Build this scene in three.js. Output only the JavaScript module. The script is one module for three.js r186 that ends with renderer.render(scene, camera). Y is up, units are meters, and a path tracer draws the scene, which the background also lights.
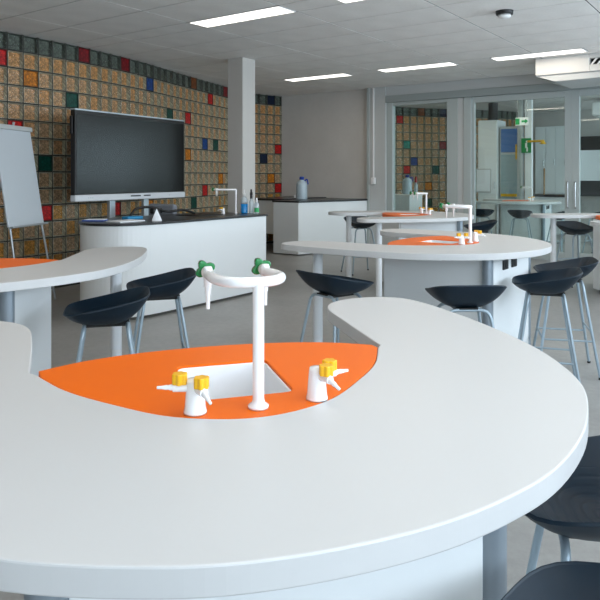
import * as THREE from 'three';
import { RoundedBoxGeometry } from 'three/addons/geometries/RoundedBoxGeometry.js';
import { mergeGeometries, mergeVertices } from 'three/addons/utils/BufferGeometryUtils.js';
import { RectAreaLightUniformsLib } from 'three/addons/lights/RectAreaLightUniformsLib.js';

// ------------------------------------------------------------------ camera, sky, daylight, exposure
RectAreaLightUniformsLib.init();
const scene = new THREE.Scene();
const renderer = new THREE.WebGLRenderer({ antialias: true });
renderer.toneMapping = THREE.LinearToneMapping;
renderer.toneMappingExposure = 1.05;
renderer.shadowMap.enabled = true;

const EYE = 1.34;
const camera = new THREE.PerspectiveCamera(48.12, 1, 0.05, 120);
camera.position.set(0, EYE, 0);
camera.lookAt(-0.5814, EYE, -0.8136);
camera.setViewOffset(600, 600, 0, 124, 600, 600);      // level camera, lens shifted down

scene.background = new THREE.Color().setRGB(1.4, 1.68, 1.95);   // even overcast sky

const CEIL = 2.95, WIN_X = 2.2, BACK_B = 10.85, FAR_B = 17.4, REAR_B = -2.6;
const WIN_BAYS = 10, WIN_STEP = (FAR_B - REAR_B) / WIN_BAYS;
const daylights = [];
for (let k = 0; k < WIN_BAYS; k++) {                    // the daylight that each window lets in
  const l = new THREE.RectAreaLight(new THREE.Color().setRGB(0.80, 0.93, 1.06), 4.8, WIN_STEP - 0.3, 1.8);
  l.name = 'window_daylight';
  l.position.set(WIN_X - 0.02, 1.85, -(REAR_B + (k + 0.5) * WIN_STEP));
  l.lookAt(l.position.x - 1, 1.85 + 0.55, l.position.z);   // tilted up to brighten the ceiling, standing in for light off bright ground outside
  scene.add(l); daylights.push(l);
}

// ------------------------------------------------------------------ helpers
let seed = 20240611;
const rnd = () => { seed = (seed * 1664525 + 1013904223) >>> 0; return seed / 4294967296; };
const V = (x, y, z) => new THREE.Vector3(x, y, z);
const used = new Map();
function numbered(name) {
  const n = used.get(name) ?? 0; used.set(name, n + 1);
  return n ? name + '_' + String(n).padStart(3, '0') : name;
}
const flat = (g) => { const r = g.index ? g.toNonIndexed() : g; for (const k of Object.keys(r.attributes)) if (!['position', 'normal', 'uv'].includes(k)) r.deleteAttribute(k); r.morphAttributes = {}; return r; };
const merge = (list) => list.length === 1 ? list[0] : mergeGeometries(list.map(flat), false);
function shadow(m) { m.castShadow = true; m.receiveShadow = true; return m; }
function obj(name, geos, mat, parent) {                  // one named mesh; part when it has a parent
  const m = shadow(new THREE.Mesh(Array.isArray(geos) ? merge(geos) : geos, mat));
  if (parent) { m.name = name; parent.add(m); } else { m.name = numbered(name); scene.add(m); }
  return m;
}
function tag(o, label, category, group, kind) {
  if (label) o.userData.label = label;
  if (category) o.userData.category = category;
  if (group) o.userData.group = group;
  if (kind) o.userData.kind = kind;
  return o;
}
function thing(name, label, category, [a, y, b] = [0, 0, 0], turn = 0, group) {
  const g = new THREE.Group(); g.name = numbered(name); scene.add(g);
  g.position.set(a, y, -b); g.rotation.y = turn;
  return tag(g, label, category, group);
}
function struct(name, geos, mat) { const m = shadow(new THREE.Mesh(Array.isArray(geos) ? merge(geos) : geos, mat)); m.name = name; scene.add(m); m.userData.kind = 'structure'; return m; }
function structGroup(name) { const g = new THREE.Group(); g.name = name; scene.add(g); g.userData.kind = 'structure'; return g; }
function copyOf(src, [a, y, b], turn, label, group) {
  const c = src.clone(); c.userData = { ...src.userData }; c.name = numbered(src.name.replace(/_\d{3}$/, '')); scene.add(c);
  c.position.set(a, y, -b); c.rotation.set(0, turn, 0);
  if (label) c.userData.label = label;
  if (group) c.userData.group = group;
  return c;
}
const deg = (d) => d * Math.PI / 180;
const box = (w, h, d, x = 0, y = 0, z = 0) => new THREE.BoxGeometry(w, h, d).translate(x, y, z);
const rbox = (w, h, d, x = 0, y = 0, z = 0, r = 0.006, s = 2) => new RoundedBoxGeometry(w, h, d, s, Math.min(r, w / 2.01, h / 2.01, d / 2.01)).translate(x, y, z);
const cyl = (r0, r1, h, x = 0, y = 0, z = 0, s = 24) => new THREE.CylinderGeometry(r1, r0, h, s).translate(x, y + h / 2, z);
const tube = (pts, r, n = 40, s = 12, closed = false) => new THREE.TubeGeometry(new THREE.CatmullRomCurve3(pts, closed, 'catmullrom', 0.5), n, r, s, closed);
const lathe = (pts, s = 28) => new THREE.LatheGeometry(pts.map(([x, y]) => new THREE.Vector2(x, y)), s);
function bar(p, q, r, s = 10) {                           // straight round bar with closed ends
  const d = q.clone().sub(p), g = new THREE.CylinderGeometry(r, r, d.length(), s);
  g.applyQuaternion(new THREE.Quaternion().setFromUnitVectors(V(0, 1, 0), d.clone().normalize()));
  return g.translate((p.x + q.x) / 2, (p.y + q.y) / 2, (p.z + q.z) / 2);
}
function bend(pts, rad) {                                 // polyline with rounded corners as a curve path
  const path = new THREE.CurvePath();
  let from = pts[0];
  for (let i = 1; i < pts.length - 1; i++) {
    const p = pts[i], a = pts[i - 1].clone().sub(p), b = pts[i + 1].clone().sub(p), r = Math.min(rad, a.length() / 2.05, b.length() / 2.05);
    const s = p.clone().add(a.setLength(r)), e = p.clone().add(b.setLength(r));
    path.add(new THREE.LineCurve3(from, s)); path.add(new THREE.QuadraticBezierCurve3(s, p, e)); from = e;
  }
  path.add(new THREE.LineCurve3(from, pts[pts.length - 1]));
  return path;
}
function pipe(pts, r, rad = 0.05, n = 60, s = 12) {
  const c = bend(pts, rad), g = [new THREE.TubeGeometry(c, n, r, s)];
  for (const e of [pts[0], pts[pts.length - 1]]) g.push(new THREE.SphereGeometry(r * 0.999, s, 8).translate(e.x, e.y, e.z));
  return merge(g);
}
// an outline in the plan (x, forward) raised to a slab between two heights
function slab(shape, y0, y1, bevel = 0.003, curveSegments = 12) {
  const g = new THREE.ExtrudeGeometry(shape, { depth: y1 - y0 - 2 * bevel, bevelEnabled: bevel > 0, bevelSize: bevel, bevelThickness: bevel, bevelOffset: -bevel, bevelSegments: 2, curveSegments });
  return g.rotateX(-Math.PI / 2).translate(0, y0 + bevel, 0);
}
const shapeOf = (pts) => new THREE.Shape(pts.map(([x, y]) => new THREE.Vector2(x, y)));
function smooth(pts, n = 6) {                             // dense points of an open spline through pts
  return new THREE.CatmullRomCurve3(pts.map(([x, y]) => V(x, y, 0)), false, 'centripetal').getPoints(n * (pts.length - 1)).map((p) => [p.x, p.y]);
}

// ------------------------------------------------------------------ textures and materials
function noiseGrid(n, cell, s0) {
  let s = s0; const r = () => { s = (s * 1664525 + 1013904223) >>> 0; return s / 4294967296; };
  const g = Array.from({ length: cell * cell }, r);
  return (x, y) => {
    const fx = x / n * cell, fy = y / n * cell, x0 = Math.floor(fx), y0 = Math.floor(fy), tx = fx - x0, ty = fy - y0, sx = tx * tx * (3 - 2 * tx), sy = ty * ty * (3 - 2 * ty);
    const at = (i, j) => g[((j % cell) + cell) % cell * cell + ((i % cell) + cell) % cell];
    return (at(x0, y0) * (1 - sx) + at(x0 + 1, y0) * sx) * (1 - sy) + (at(x0, y0 + 1) * (1 - sx) + at(x0 + 1, y0 + 1) * sx) * sy;
  };
}
function dataTex(n, fn, srgb, rep = 1) {
  const d = new Uint8Array(n * n * 4);
  for (let y = 0; y < n; y++) for (let x = 0; x < n; x++) { const c = fn(x, y), i = (y * n + x) * 4; d[i] = c[0]; d[i + 1] = c[1]; d[i + 2] = c[2]; d[i + 3] = 255; }
  const t = new THREE.DataTexture(d, n, n); t.magFilter = THREE.LinearFilter; t.minFilter = THREE.LinearFilter; t.wrapS = t.wrapT = THREE.RepeatWrapping; t.repeat.set(rep, rep);
  if (srgb) t.colorSpace = THREE.SRGBColorSpace; t.needsUpdate = true; return t;
}
function speckle(n, base, amp, s0, rep, cells = [8, 32, 128]) {
  const l = cells.map((c, i) => noiseGrid(n, c, s0 + i * 77));
  return dataTex(n, (x, y) => { const v = l.reduce((t, f, i) => t + (f(x, y) - 0.5) / (i + 1), 0) * amp; return base.map((c) => Math.max(0, Math.min(255, c + v))); }, true, rep);
}
const std = (hex, roughness = 0.5, metalness = 0, extra = {}) => new THREE.MeshStandardMaterial({ color: hex, roughness, metalness, ...extra });
const phys = (hex, roughness = 0.5, extra = {}) => new THREE.MeshPhysicalMaterial({ color: hex, roughness, ...extra });

const M = {
  laminate: std(0xcccdcd, 0.38), panel: std(0xe8eced, 0.45), edge: std(0xe6e9eb, 0.42),
  orange: phys(0xf06c06, 0.42, { specularIntensity: 0.45 }),
  basin: std(0xf1f2f4, 0.3), enamel: phys(0xf2f2f3, 0.25, { clearcoat: 0.3 }),
  greenKnob: phys(0x0b7a3c, 0.25, { clearcoat: 0.6 }), yellowKnob: phys(0xf3b70a, 0.35, { clearcoat: 0.2 }),
  bonnet: std(0xcfc9c0, 0.35), tipDark: std(0x2a2c30, 0.4),
  legGrey: std(0x9aa6b0, 0.35, 0.55), legWhite: std(0xe3e7ea, 0.35), tubeGrey: std(0x9fb0bb, 0.35, 0.3),
  seat: null, rubber: std(0x15171a, 0.8), socket: std(0x14171b, 0.4),
  wallPaint: std(0xffffff, 0.9, 0, { map: speckle(256, [205, 202, 197], 5, 11, 0.5) }),
  column: std(0xc8c5c0, 0.8), frameGrey: std(0xaab3b2, 0.5), frameDark: std(0x929b9b, 0.5), frameLight: std(0xbfc3c3, 0.55),
  tile: std(0xffffff, 0.95, 0, { map: speckle(256, [240, 239, 236], 10, 5, 1, [4, 64, 128]) }), tileBack: std(0x4a4946, 0.9),
  floor: std(0xffffff, 0.42, 0, { map: speckle(512, [152, 152, 150], 16, 91, 0.5, [6, 60, 250]) }),
  mortar: std(0x3c3d37, 0.85), plinth: std(0x55544f, 0.8),
  darkTop: std(0x2a2b2e, 0.28), white: std(0xeeefef, 0.45), black: std(0x0c0d0f, 0.45), screen: phys(0x060808, 0.24, { specularIntensity: 0.75 }),
  silver: std(0xb8c0c6, 0.35, 0.5), steel: std(0xc2c6c8, 0.25, 0.9),
  paper: std(0xe9edf2, 0.7), boardWhite: std(0xc6ced4, 0.4), unitWhite: std(0xc9cac8, 0.5), jug: phys(0xc4d6e0, 0.3, { transmission: 0.25, thickness: 0 }), blueCap: std(0x2344a0, 0.4),
  blueLiquid: phys(0x0a86cf, 0.15, { clearcoat: 0.4 }), clearPlastic: phys(0xdfe8ec, 0.15, { transmission: 0.5, thickness: 0 }), greenLiquid: phys(0x3db36c, 0.2),
  chairGrey: std(0x868c95, 0.8), red: std(0xb0231c, 0.4), cardboard: std(0xa98558, 0.8), paperBlue: std(0x3b59a4, 0.6), cyan: std(0x1d84b6, 0.5),
  glass: phys(0xf3faf8, 0.02, { transmission: 1, thickness: 0, ior: 1.5 }), winGlass: phys(0xffffff, 0.02, { transmission: 1, thickness: 0 }),
  lamp: std(0xffffff, 0.6, 0, { emissive: 0xfffaf0, emissiveIntensity: 2.2 }), signGreen: std(0x0c8f4a, 0.5), signWhite: std(0xf4f6f4, 0.5),
  exitSign: std(0x0c8f4a, 0.5, 0, { emissive: 0x0c8f4a, emissiveIntensity: 0.35 }), boardBlue: std(0x4f78b4, 0.6), yellow: std(0xe3b21a, 0.5), wood: std(0xb58b52, 0.6),
};
// ribbed plastic of the seats: closed contour lines pressed into the shell
{
  const n = 512, t = dataTex(n, (x, y) => {
    const u = (x / n - 0.5) * 2, v = (y / n - 0.5) * 2, r = Math.pow(Math.abs(u) ** 3 + Math.abs(v * 1.05) ** 3, 1 / 3);
    const k = r < 0.62 ? Math.pow(0.5 + 0.5 * Math.cos(r * 2 * Math.PI / 0.105), 3) : 0, c = 140 + 110 * k; return [c, c, c];
  }, false);
  t.wrapS = t.wrapT = THREE.ClampToEdgeWrapping;
  M.seat = phys(0x0e2230, 0.46, { specularIntensity: 0.6, bumpMap: t, bumpScale: 0.0025 });
  M.seatOut = phys(0x0e2230, 0.46, { specularIntensity: 0.7 });
}
// pattern of the pressed glass blocks; tinted by vertex colours
{
  const n = 256, a = noiseGrid(n, 10, 3), b = noiseGrid(n, 26, 9), c = noiseGrid(n, 60, 4);
  const t = dataTex(n, (x, y) => { let v = a(x, y) * 0.5 + b(x, y) * 0.35 + c(x, y) * 0.3; v = Math.pow(Math.max(0, Math.min(1, (v - 0.25) * 1.7)), 1.2); const q = 150 + 105 * v; return [q, q * 0.97, q * 0.93]; }, true);
  const bm = dataTex(n, (x, y) => { const v = 255 * (a(x, y) * 0.6 + b(x, y) * 0.4); return [v, v, v]; }, false);
  M.block = phys(0xffffff, 0.3, { map: t, bumpMap: bm, bumpScale: 0.006, vertexColors: true, specularIntensity: 0.5 });
  M.blockTint = phys(0xffffff, 0.4, { map: t, bumpMap: bm, bumpScale: 0.004, vertexColors: true, specularIntensity: 0.6 });
  M.blockFront = phys(0xf2f6f2, 0.08, { transmission: 1, thickness: 0, ior: 1.3, bumpMap: bm, bumpScale: 0.003 });
}

// ------------------------------------------------------------------ the setting: floor, ceiling, walls
// plan coordinates: a = x (towards the windows), b = -z (towards the far wall)
{
  const g = new THREE.PlaneGeometry(1, 1); g.dispose();
  const w = WIN_X + 0.3 + 9.6, d = FAR_B - REAR_B + 0.6;
  const f = box(w, 0.1, d, (WIN_X + 0.3 - 9.6) / 2, -0.05, -(FAR_B + REAR_B) / 2), uv = f.attributes.uv, p = f.attributes.position;
  for (let i = 0; i < uv.count; i++) uv.setXY(i, p.getX(i), p.getZ(i));
  struct('floor', f, M.floor);
}
// ceiling: lay-in tiles 1.2 x 0.6 m, with 0.3 m rows that hold the lights
const rowsB = [];
{
  let b = 5.04 - 3.9 * 2;
  while (b < FAR_B) { rowsB.push([b, b + 0.3, true]); for (let k = 0; k < 6; k++) rowsB.push([b + 0.3 + k * 0.6, b + 0.9 + k * 0.6, false]); b += 3.9; }
}
const lampSpots = [];                                     // [a start, b start]
for (const a of [-6.75, -4.98, -3.22, -1.45, 0.3]) { if (a > -6.8) lampSpots.push([a, 8.94]); }
for (const a of [-5.05, -3.3, -1.55, 0.2]) lampSpots.push([a, 5.04]);
for (const a of [-5.05, -3.3, -1.55, 0.2]) lampSpots.push([a, 1.14]);
for (const a of [-6.9, -5.05, -3.05, -1.3]) lampSpots.push([a, 12.84]);  // leftmost light is added to brighten the block wall beyond the glass
const isLamp = (a0, a1, b) => lampSpots.some(([la, lb]) => Math.abs(lb - b) < 0.05 && a0 < la + 1.19 && a1 > la + 0.01);
{
  const c = structGroup('ceiling');
  const back = obj('ceiling_void', box(WIN_X + 9.9, 0.05, FAR_B - REAR_B + 0.6, (WIN_X - 9.3) / 2, CEIL + 0.031, -(FAR_B + REAR_B) / 2), M.tileBack, c); back.name = 'backing';
  const cache = new Map();
  const tileGeo = (w, d) => {
    const k = w.toFixed(3) + '_' + d.toFixed(3);
    if (!cache.has(k)) { const g = box(w - 0.014, 0.004, d - 0.014), p = g.attributes.position, uv = g.attributes.uv; for (let i = 0; i < uv.count; i++) uv.setXY(i, p.getX(i) * 1.3, p.getZ(i) * 1.3); cache.set(k, g); }
    return cache.get(k);
  };
  for (const [b0, b1, thin] of rowsB) {
    if (b1 < REAR_B || b0 > FAR_B) continue;
    const cuts = []; for (let a = -1.45 - 1.2 * 6; a < WIN_X - 0.02; a += 1.2) cuts.push([a, Math.min(a + 1.2, WIN_X)]);
    let spans = cuts;
    if (thin) {                                            // filler tiles between the lights
      const ls = lampSpots.filter(([, lb]) => Math.abs(lb - b0) < 0.05).map(([la]) => la).sort((p, q) => p - q);
      spans = []; let a = -1.45 - 1.2 * 6;
      for (const la of [...ls, WIN_X]) { while (la - a > 1.3) { spans.push([a, a + 1.2]); a += 1.2; } if (la - a > 0.02) spans.push([a, la]); a = la + 1.2; }
    }
    for (const [a0, a1] of spans) {
      if (a1 - a0 < 0.03) continue;
      const lo = Math.max(b0, REAR_B), hi = Math.min(b1, FAR_B);
      const t = obj('ceiling_tile', tileGeo(a1 - a0, hi - lo), M.tile, c);
      t.position.set((a0 + a1) / 2, CEIL + 0.002, -(lo + hi) / 2);
    }
  }
}
const lampLabels = {
  '-5.05,5.04': 'wide lit ceiling light panel before the square column',
  '-6.75,8.94': 'slim lit ceiling light strip in front of the plain grey back wall',
  '-4.98,8.94': 'slim lit ceiling light strip above the grey pillar and fixed pane',
  '-3.22,8.94': 'slim lit ceiling light strip beside the white air unit',
};
lampSpots.forEach(([a, b]) => {
  const far = b > 11, row = b > 8 && !far;
  const label = lampLabels[a + ',' + b] ?? (far ? 'slim lit ceiling light strip in the room behind the glass doors' : row ? 'slim lit ceiling light strip in the row near the glass partition' : 'slim lit ceiling light strip over the round tables');
  const t = thing('ceiling_light', label, 'ceiling light', [a + 0.6, CEIL, b + 0.15], 0, far ? 'lights beyond the glass' : row ? 'lights near the partition' : 'lights over the tables');
  obj('housing', [box(1.19, 0.012, 0.012, 0, 0, -0.139), box(1.19, 0.012, 0.012, 0, 0, 0.139), box(0.012, 0.012, 0.29, -0.589, 0, 0), box(0.012, 0.012, 0.29, 0.589, 0, 0)], M.white, t);
  obj('diffuser', box(1.166, 0.006, 0.266, 0, 0.001, 0), M.lamp, t);
  const l = new THREE.RectAreaLight(0xffefdc, 6, 1.16, 0.26); l.position.set(0, -0.004, 0); l.lookAt(0, -1, 0); l.rotation.set(-Math.PI / 2, 0, 0); t.add(l);
});

// ---- glass block wall, winding in plan
const wallCurve = new THREE.CatmullRomCurve3([
  [-7.35, -2.8], [-7.42, -1.2], [-7.3, 0.6], [-7.1, 2.4], [-7.02, 4.12], [-7.07, 5.16], [-7.30, 6.36], [-7.65, 7.48], [-8.03, 8.81], [-8.32, 10.0], [-8.22, 10.75], [-7.95, 12.3], [-7.28, 13.95], [-6.43, 15.24], [-5.6, 16.3], [-5.2, 17.5],
].map(([a, b]) => V(a, 0, -b)), false, 'centripetal');
wallCurve.arcLengthDivisions = 2000;
const PITCH = 0.195, wallLen = wallCurve.getLength();
const blockSpots = [];                                    // along the wall: centre, angle
const ZERO = 0.005;
for (let s = ZERO; s + PITCH < wallLen; s += PITCH) {
  const p = wallCurve.getPointAt(s / wallLen), q = wallCurve.getPointAt((s + PITCH) / wallLen);
  blockSpots.push({ a: (p.x + q.x) / 2, b: -(p.z + q.z) / 2, turn: Math.atan2(-(q.z - p.z), q.x - p.x) });
}
function blockGeo(rgb, rimRgb, deep) {                    // hollow pressed-glass block: rim, pocket walls, back plate; second group the front glass
  const h = 0.0895, i = 0.0865, k = 0.08, z = deep ? -0.048 : -0.01, P = [], N = [], U = [], C = [];
  const quad = (v, col, uvs) => {
    const [p0, p1, p2, p3] = v, e = p1.clone().sub(p0).cross(p2.clone().sub(p0)).normalize();
    for (const n of [0, 1, 2, 0, 2, 3]) { P.push(...v[n].toArray()); N.push(...e.toArray()); U.push(...(uvs ? uvs[n] : [v[n].x * 2 + 0.5, v[n].y * 2 + v[n].z * 2 + 0.5])); C.push(...col); }
  };
  const ring = (r0, z0, r1, z1, col) => {
    const c0 = [[-r0, -r0], [r0, -r0], [r0, r0], [-r0, r0]], c1 = [[-r1, -r1], [r1, -r1], [r1, r1], [-r1, r1]];
    for (let n = 0; n < 4; n++) { const m = (n + 1) % 4; quad([V(...c0[n], z0), V(...c0[m], z0), V(...c1[m], z1), V(...c1[n], z1)], col); }
  };
  ring(h, -0.06, h, -0.002, rimRgb); ring(h, -0.002, h - 0.0015, 0, rimRgb); ring(h - 0.0015, 0, i, 0, rimRgb); ring(i, 0, k, z, rimRgb);
  quad([V(-k, -k, z), V(k, -k, z), V(k, k, z), V(-k, k, z)], rgb, [[0.1, 0.1], [0.9, 0.1], [0.9, 0.9], [0.1, 0.9]]);
  const body = P.length / 3;
  if (deep) quad([V(-i, -i, -0.001), V(i, -i, -0.001), V(i, i, -0.001), V(-i, i, -0.001)], [1, 1, 1], [[0, 0], [1, 0], [1, 1], [0, 1]]);
  const g = new THREE.BufferGeometry();
  g.setAttribute('position', new THREE.Float32BufferAttribute(P, 3)); g.setAttribute('normal', new THREE.Float32BufferAttribute(N, 3));
  g.setAttribute('uv', new THREE.Float32BufferAttribute(U, 2)); g.setAttribute('color', new THREE.Float32BufferAttribute(C, 3));
  g.addGroup(0, body, 0); if (deep) g.addGroup(body, 6, 1);
  return g;
}
const rimClear = [0.9, 0.9, 0.78];
const kinds = {
  amberGlow: blockGeo([0.97, 0.5, 0.22], rimClear, true), tan: blockGeo([0.92, 0.54, 0.31], rimClear, true), brown: blockGeo([0.82, 0.55, 0.38], rimClear, true), flame: blockGeo([0.92, 0.46, 0.13], rimClear, true),  // upper-row amber and tan: daylight glow from behind put into the plate colour
  smoke: blockGeo([0.22, 0.26, 0.25], [0.2, 0.23, 0.22], true),  // top row: lack of light behind the blocks put into a dark colour
  red: blockGeo([0.75, 0.015, 0.015], [0.3, 0.02, 0.02], false), maroon: blockGeo([0.3, 0.012, 0.02], [0.12, 0.01, 0.012], false), orange: blockGeo([0.8, 0.28, 0.015], [0.5, 0.2, 0.03], false), rust: blockGeo([0.3, 0.09, 0.02], [0.2, 0.08, 0.03], false),
  green: blockGeo([0.004, 0.1, 0.075], [0.006, 0.07, 0.05], false), teal: blockGeo([0.02, 0.4, 0.34], [0.03, 0.25, 0.2], false), blue: blockGeo([0.006, 0.08, 0.4], [0.01, 0.06, 0.2], false), navy: blockGeo([0.006, 0.02, 0.07], [0.01, 0.02, 0.05], false),
};
const COLOURED = { '35,1': 'red', '37,2': 'orange', '40,3': 'green', '41,0': 'maroon', '45,0': 'maroon', '48,1': 'blue', '55,0': 'rust', '58,1': 'red', '51,3': 'green', '54,3': 'red', '54,6': 'orange', '57,5': 'blue', '59,5': 'green', '60,8': 'orange', '36,5': 'red', '38,7': 'green', '38,10': 'red', '35,8': 'orange', '61,0': 'maroon', '69,0': 'navy', '68,6': 'navy', '69,8': 'orange', '70,5': 'red', '70,9': 'red', '44,10': 'red', '48,10': 'orange', '55,10': 'green', '57,9': 'red', '88,1': 'red', '89,4': 'teal', '94,4': 'maroon', '90,6': 'blue', '93,7': 'green', '92,9': 'orange', '91,0': 'rust', '94,0': 'navy', '89,7': 'red', '92,11': 'green' };
const ROWS = 15, BASE_H = CEIL - ROWS * PITCH;
{
  const main = structGroup('wall_left'), beyond = structGroup('wall_left_beyond'); beyond.name = 'wall_beyond';
  for (const [grp, from, to, nm] of [[main, 0, blockSpots.findIndex((s) => s.b > 10.9), 'mortar_bed'], [beyond, blockSpots.findIndex((s) => s.b > 10.9), blockSpots.length, 'mortar_bed']]) {
    const bed = [];
    for (let c = from; c < to; c++) { const s = blockSpots[c]; bed.push(box(PITCH + 0.03, CEIL, 0.1, 0, CEIL / 2, -0.105).rotateY(s.turn).translate(s.a, 0, -s.b)); for (const e of [-1, 1]) bed.push(box(0.0082, CEIL, 0.054, e * (PITCH / 2 - 0.0039), CEIL / 2, -0.031).rotateY(s.turn).translate(s.a, 0, -s.b)); for (let r = 0; r < ROWS; r++) bed.push(box(PITCH - 0.015, 0.015, 0.054, 0, CEIL - (r + 1) * PITCH, -0.031).rotateY(s.turn).translate(s.a, 0, -s.b)); bed.push(box(PITCH + 0.01, BASE_H - 0.004, 0.06, 0, (BASE_H - 0.004) / 2, -0.032).rotateY(s.turn).translate(s.a, 0, -s.b)); }
    obj(nm, bed, M.mortar, grp);
    const rest = []; let n = 0;
    for (let c = from; c < to; c++) for (let r = 0; r < ROWS; r++) {
      const s = blockSpots[c], y = CEIL - (r + 0.5) * PITCH, key = c + ',' + r;
      let kind = COLOURED[key];
      if (!kind) kind = r === 0 ? 'smoke' : r === 1 ? 'amberGlow' : r < 5 ? (rnd() < 0.75 ? 'tan' : 'amberGlow') : r < 10 ? (rnd() < 0.7 ? 'brown' : 'tan') : (rnd() < 0.55 ? 'flame' : 'brown');
      const inView = grp === beyond ? s.b > 13.2 && s.b < 15.5 : s.b > 3.9 && s.b < 8.1 && y > 0.55, single = (COLOURED[key] && s.b > 3.5) || (inView && n < 290);
      if (single) {
        if (!COLOURED[key]) n++;
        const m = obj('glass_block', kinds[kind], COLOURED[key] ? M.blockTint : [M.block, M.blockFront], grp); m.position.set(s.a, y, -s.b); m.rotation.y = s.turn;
        if (COLOURED[key]) m.userData.label = kind + ' coloured glass block';
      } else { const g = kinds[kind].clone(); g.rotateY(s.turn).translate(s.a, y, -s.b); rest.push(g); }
    }
    if (rest.length) {                                     // the rest of the wall as one mesh with two materials
      const bodies = [], fronts = [];
      for (const g of rest) for (const [list, gr] of [[bodies, g.groups[0]], [fronts, g.groups[1]]]) {
        if (!gr) continue;
        const o = new THREE.BufferGeometry();
        for (const k of Object.keys(g.attributes)) { const at = g.attributes[k]; o.setAttribute(k, new THREE.BufferAttribute(at.array.slice(gr.start * at.itemSize, (gr.start + gr.count) * at.itemSize), at.itemSize)); }
        list.push(o);
      }
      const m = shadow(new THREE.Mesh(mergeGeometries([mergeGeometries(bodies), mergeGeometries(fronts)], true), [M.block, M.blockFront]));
      m.name = 'glass_block_field'; m.userData.kind = 'stuff'; grp.add(m);
    }
  }
}
// ---- far wall, pillar with conduit, glass partition
const wallUV = (g) => { const p = g.attributes.position, n = g.attributes.normal, uv = g.attributes.uv; for (let i = 0; i < uv.count; i++) uv.setXY(i, Math.abs(n.getX(i)) > 0.5 ? p.getZ(i) : p.getX(i), Math.abs(n.getY(i)) > 0.5 ? p.getZ(i) : p.getY(i)); return g; };
struct('wall_back', wallUV(box(2.55, CEIL, 0.15, -7.44, CEIL / 2, -BACK_B - 0.075)), M.wallPaint);
struct('wall_rear', wallUV(box(10.4, CEIL, 0.15, WIN_X - 5.2, CEIL / 2, -REAR_B + 0.075)), M.wallPaint);
struct('wall_far', wallUV(box(8.6, CEIL, 0.15, WIN_X - 4.3, CEIL / 2, -FAR_B - 0.075)), M.wallPaint);
{
  const p = structGroup('trim_1');                        // grey pillar casing beside the partition
  obj('casing', rbox(0.38, CEIL, 0.3, -5.98, CEIL / 2, -BACK_B - 0.05, 0.004), M.frameLight, p);
  obj('edge_strip', rbox(0.05, CEIL, 0.02, -6.145, CEIL / 2, -BACK_B + 0.108, 0.003), M.frameGrey, p);
}
{
  const t = thing('wall_conduit', 'thin white conduit running down the grey pillar to a switch box', 'conduit', [-6.03, 1.2, BACK_B - 0.112], 0);
  obj('pipe', rbox(0.028, CEIL - 1.3, 0.02, 0, (CEIL - 1.3) / 2 + 0.1, 0.0, 0.006), M.white, t);
  obj('switch_box', rbox(0.085, 0.12, 0.04, 0, 0.05, 0.008, 0.008), M.white, t);
  obj('rocker', rbox(0.05, 0.06, 0.01, 0, 0.05, 0.03, 0.004), M.enamel, t);
}
// partition: header, posts, panes
{
  const top = 2.66, z = -BACK_B;
  const fr = (a0, a1, y0, y1, d = 0.1, m = M.frameGrey, name = 'post', g) => obj(name, rbox(a1 - a0, y1 - y0, d, (a0 + a1) / 2, (y0 + y1) / 2, z, 0.006), m, g);
  const h = structGroup('trim_2');
  fr(-5.79, WIN_X, 2.78, CEIL, 0.16, M.frameLight, 'header', h); fr(-5.79, WIN_X, top, 2.78, 0.22, M.frameDark, 'track', h);
  const w1 = structGroup('window_1');                     // fixed light beside the pillar
  fr(-5.79, -5.67, 0, top, 0.12, M.frameGrey, 'frame', w1); fr(-4.63, -4.44, 0, top, 0.12, M.frameGrey, 'frame', w1); fr(-5.67, -4.63, 0, 0.12, 0.1, M.frameGrey, 'frame', w1); fr(-5.67, -4.63, top - 0.06, top, 0.1, M.frameGrey, 'frame', w1);
  obj('glass_pane', box(1.04, top - 0.18, 0.01, -5.15, (top - 0.06 + 0.12) / 2, z), M.glass, w1);
  const st = structGroup('trim_3'); fr(-4.44, -4.33, 0, top, 0.1, M.frameLight, 'post', st); fr(-4.33, -4.2, 0, top, 0.14, M.frameGrey, 'post', st);
  const panes = [[-4.2, -2.6], [-2.6, -0.95], [-0.95, 0.65], [0.65, 2.2]];
  panes.forEach(([a0, a1], i) => {
    const d = structGroup('door_' + (i + 1)), w = 0.11;
    fr(a0, a0 + (i ? w : 0.05), 0.03, top, 0.06, M.frameGrey, 'stile', d); fr(a1 - w, a1, 0.03, top, 0.06, M.frameGrey, 'stile', d);
    fr(a0 + (i ? w : 0.05), a1 - w, top - 0.1, top, 0.06, M.frameGrey, 'rail', d); fr(a0 + (i ? w : 0.05), a1 - w, 0.03, 0.16, 0.06, M.frameGrey, 'rail', d);
    obj('glass_pane', box(a1 - a0 - w - (i ? w : 0.05), top - 0.26, 0.01, ((a0 + (i ? w : 0.05)) + (a1 - w)) / 2, (top - 0.1 + 0.16) / 2, z), M.glass, d);
    const hx = i % 2 ? a0 + 0.055 : a1 - 0.055, hz = z + 0.075;
    if (i < 2) obj('pull_handle', [pipe([V(hx, 0.85, z + 0.03), V(hx, 0.85, hz), V(hx, 1.25, hz), V(hx, 1.25, z + 0.03)], 0.011, 0.03, 40, 10)], M.steel, d);
  });
}
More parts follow.
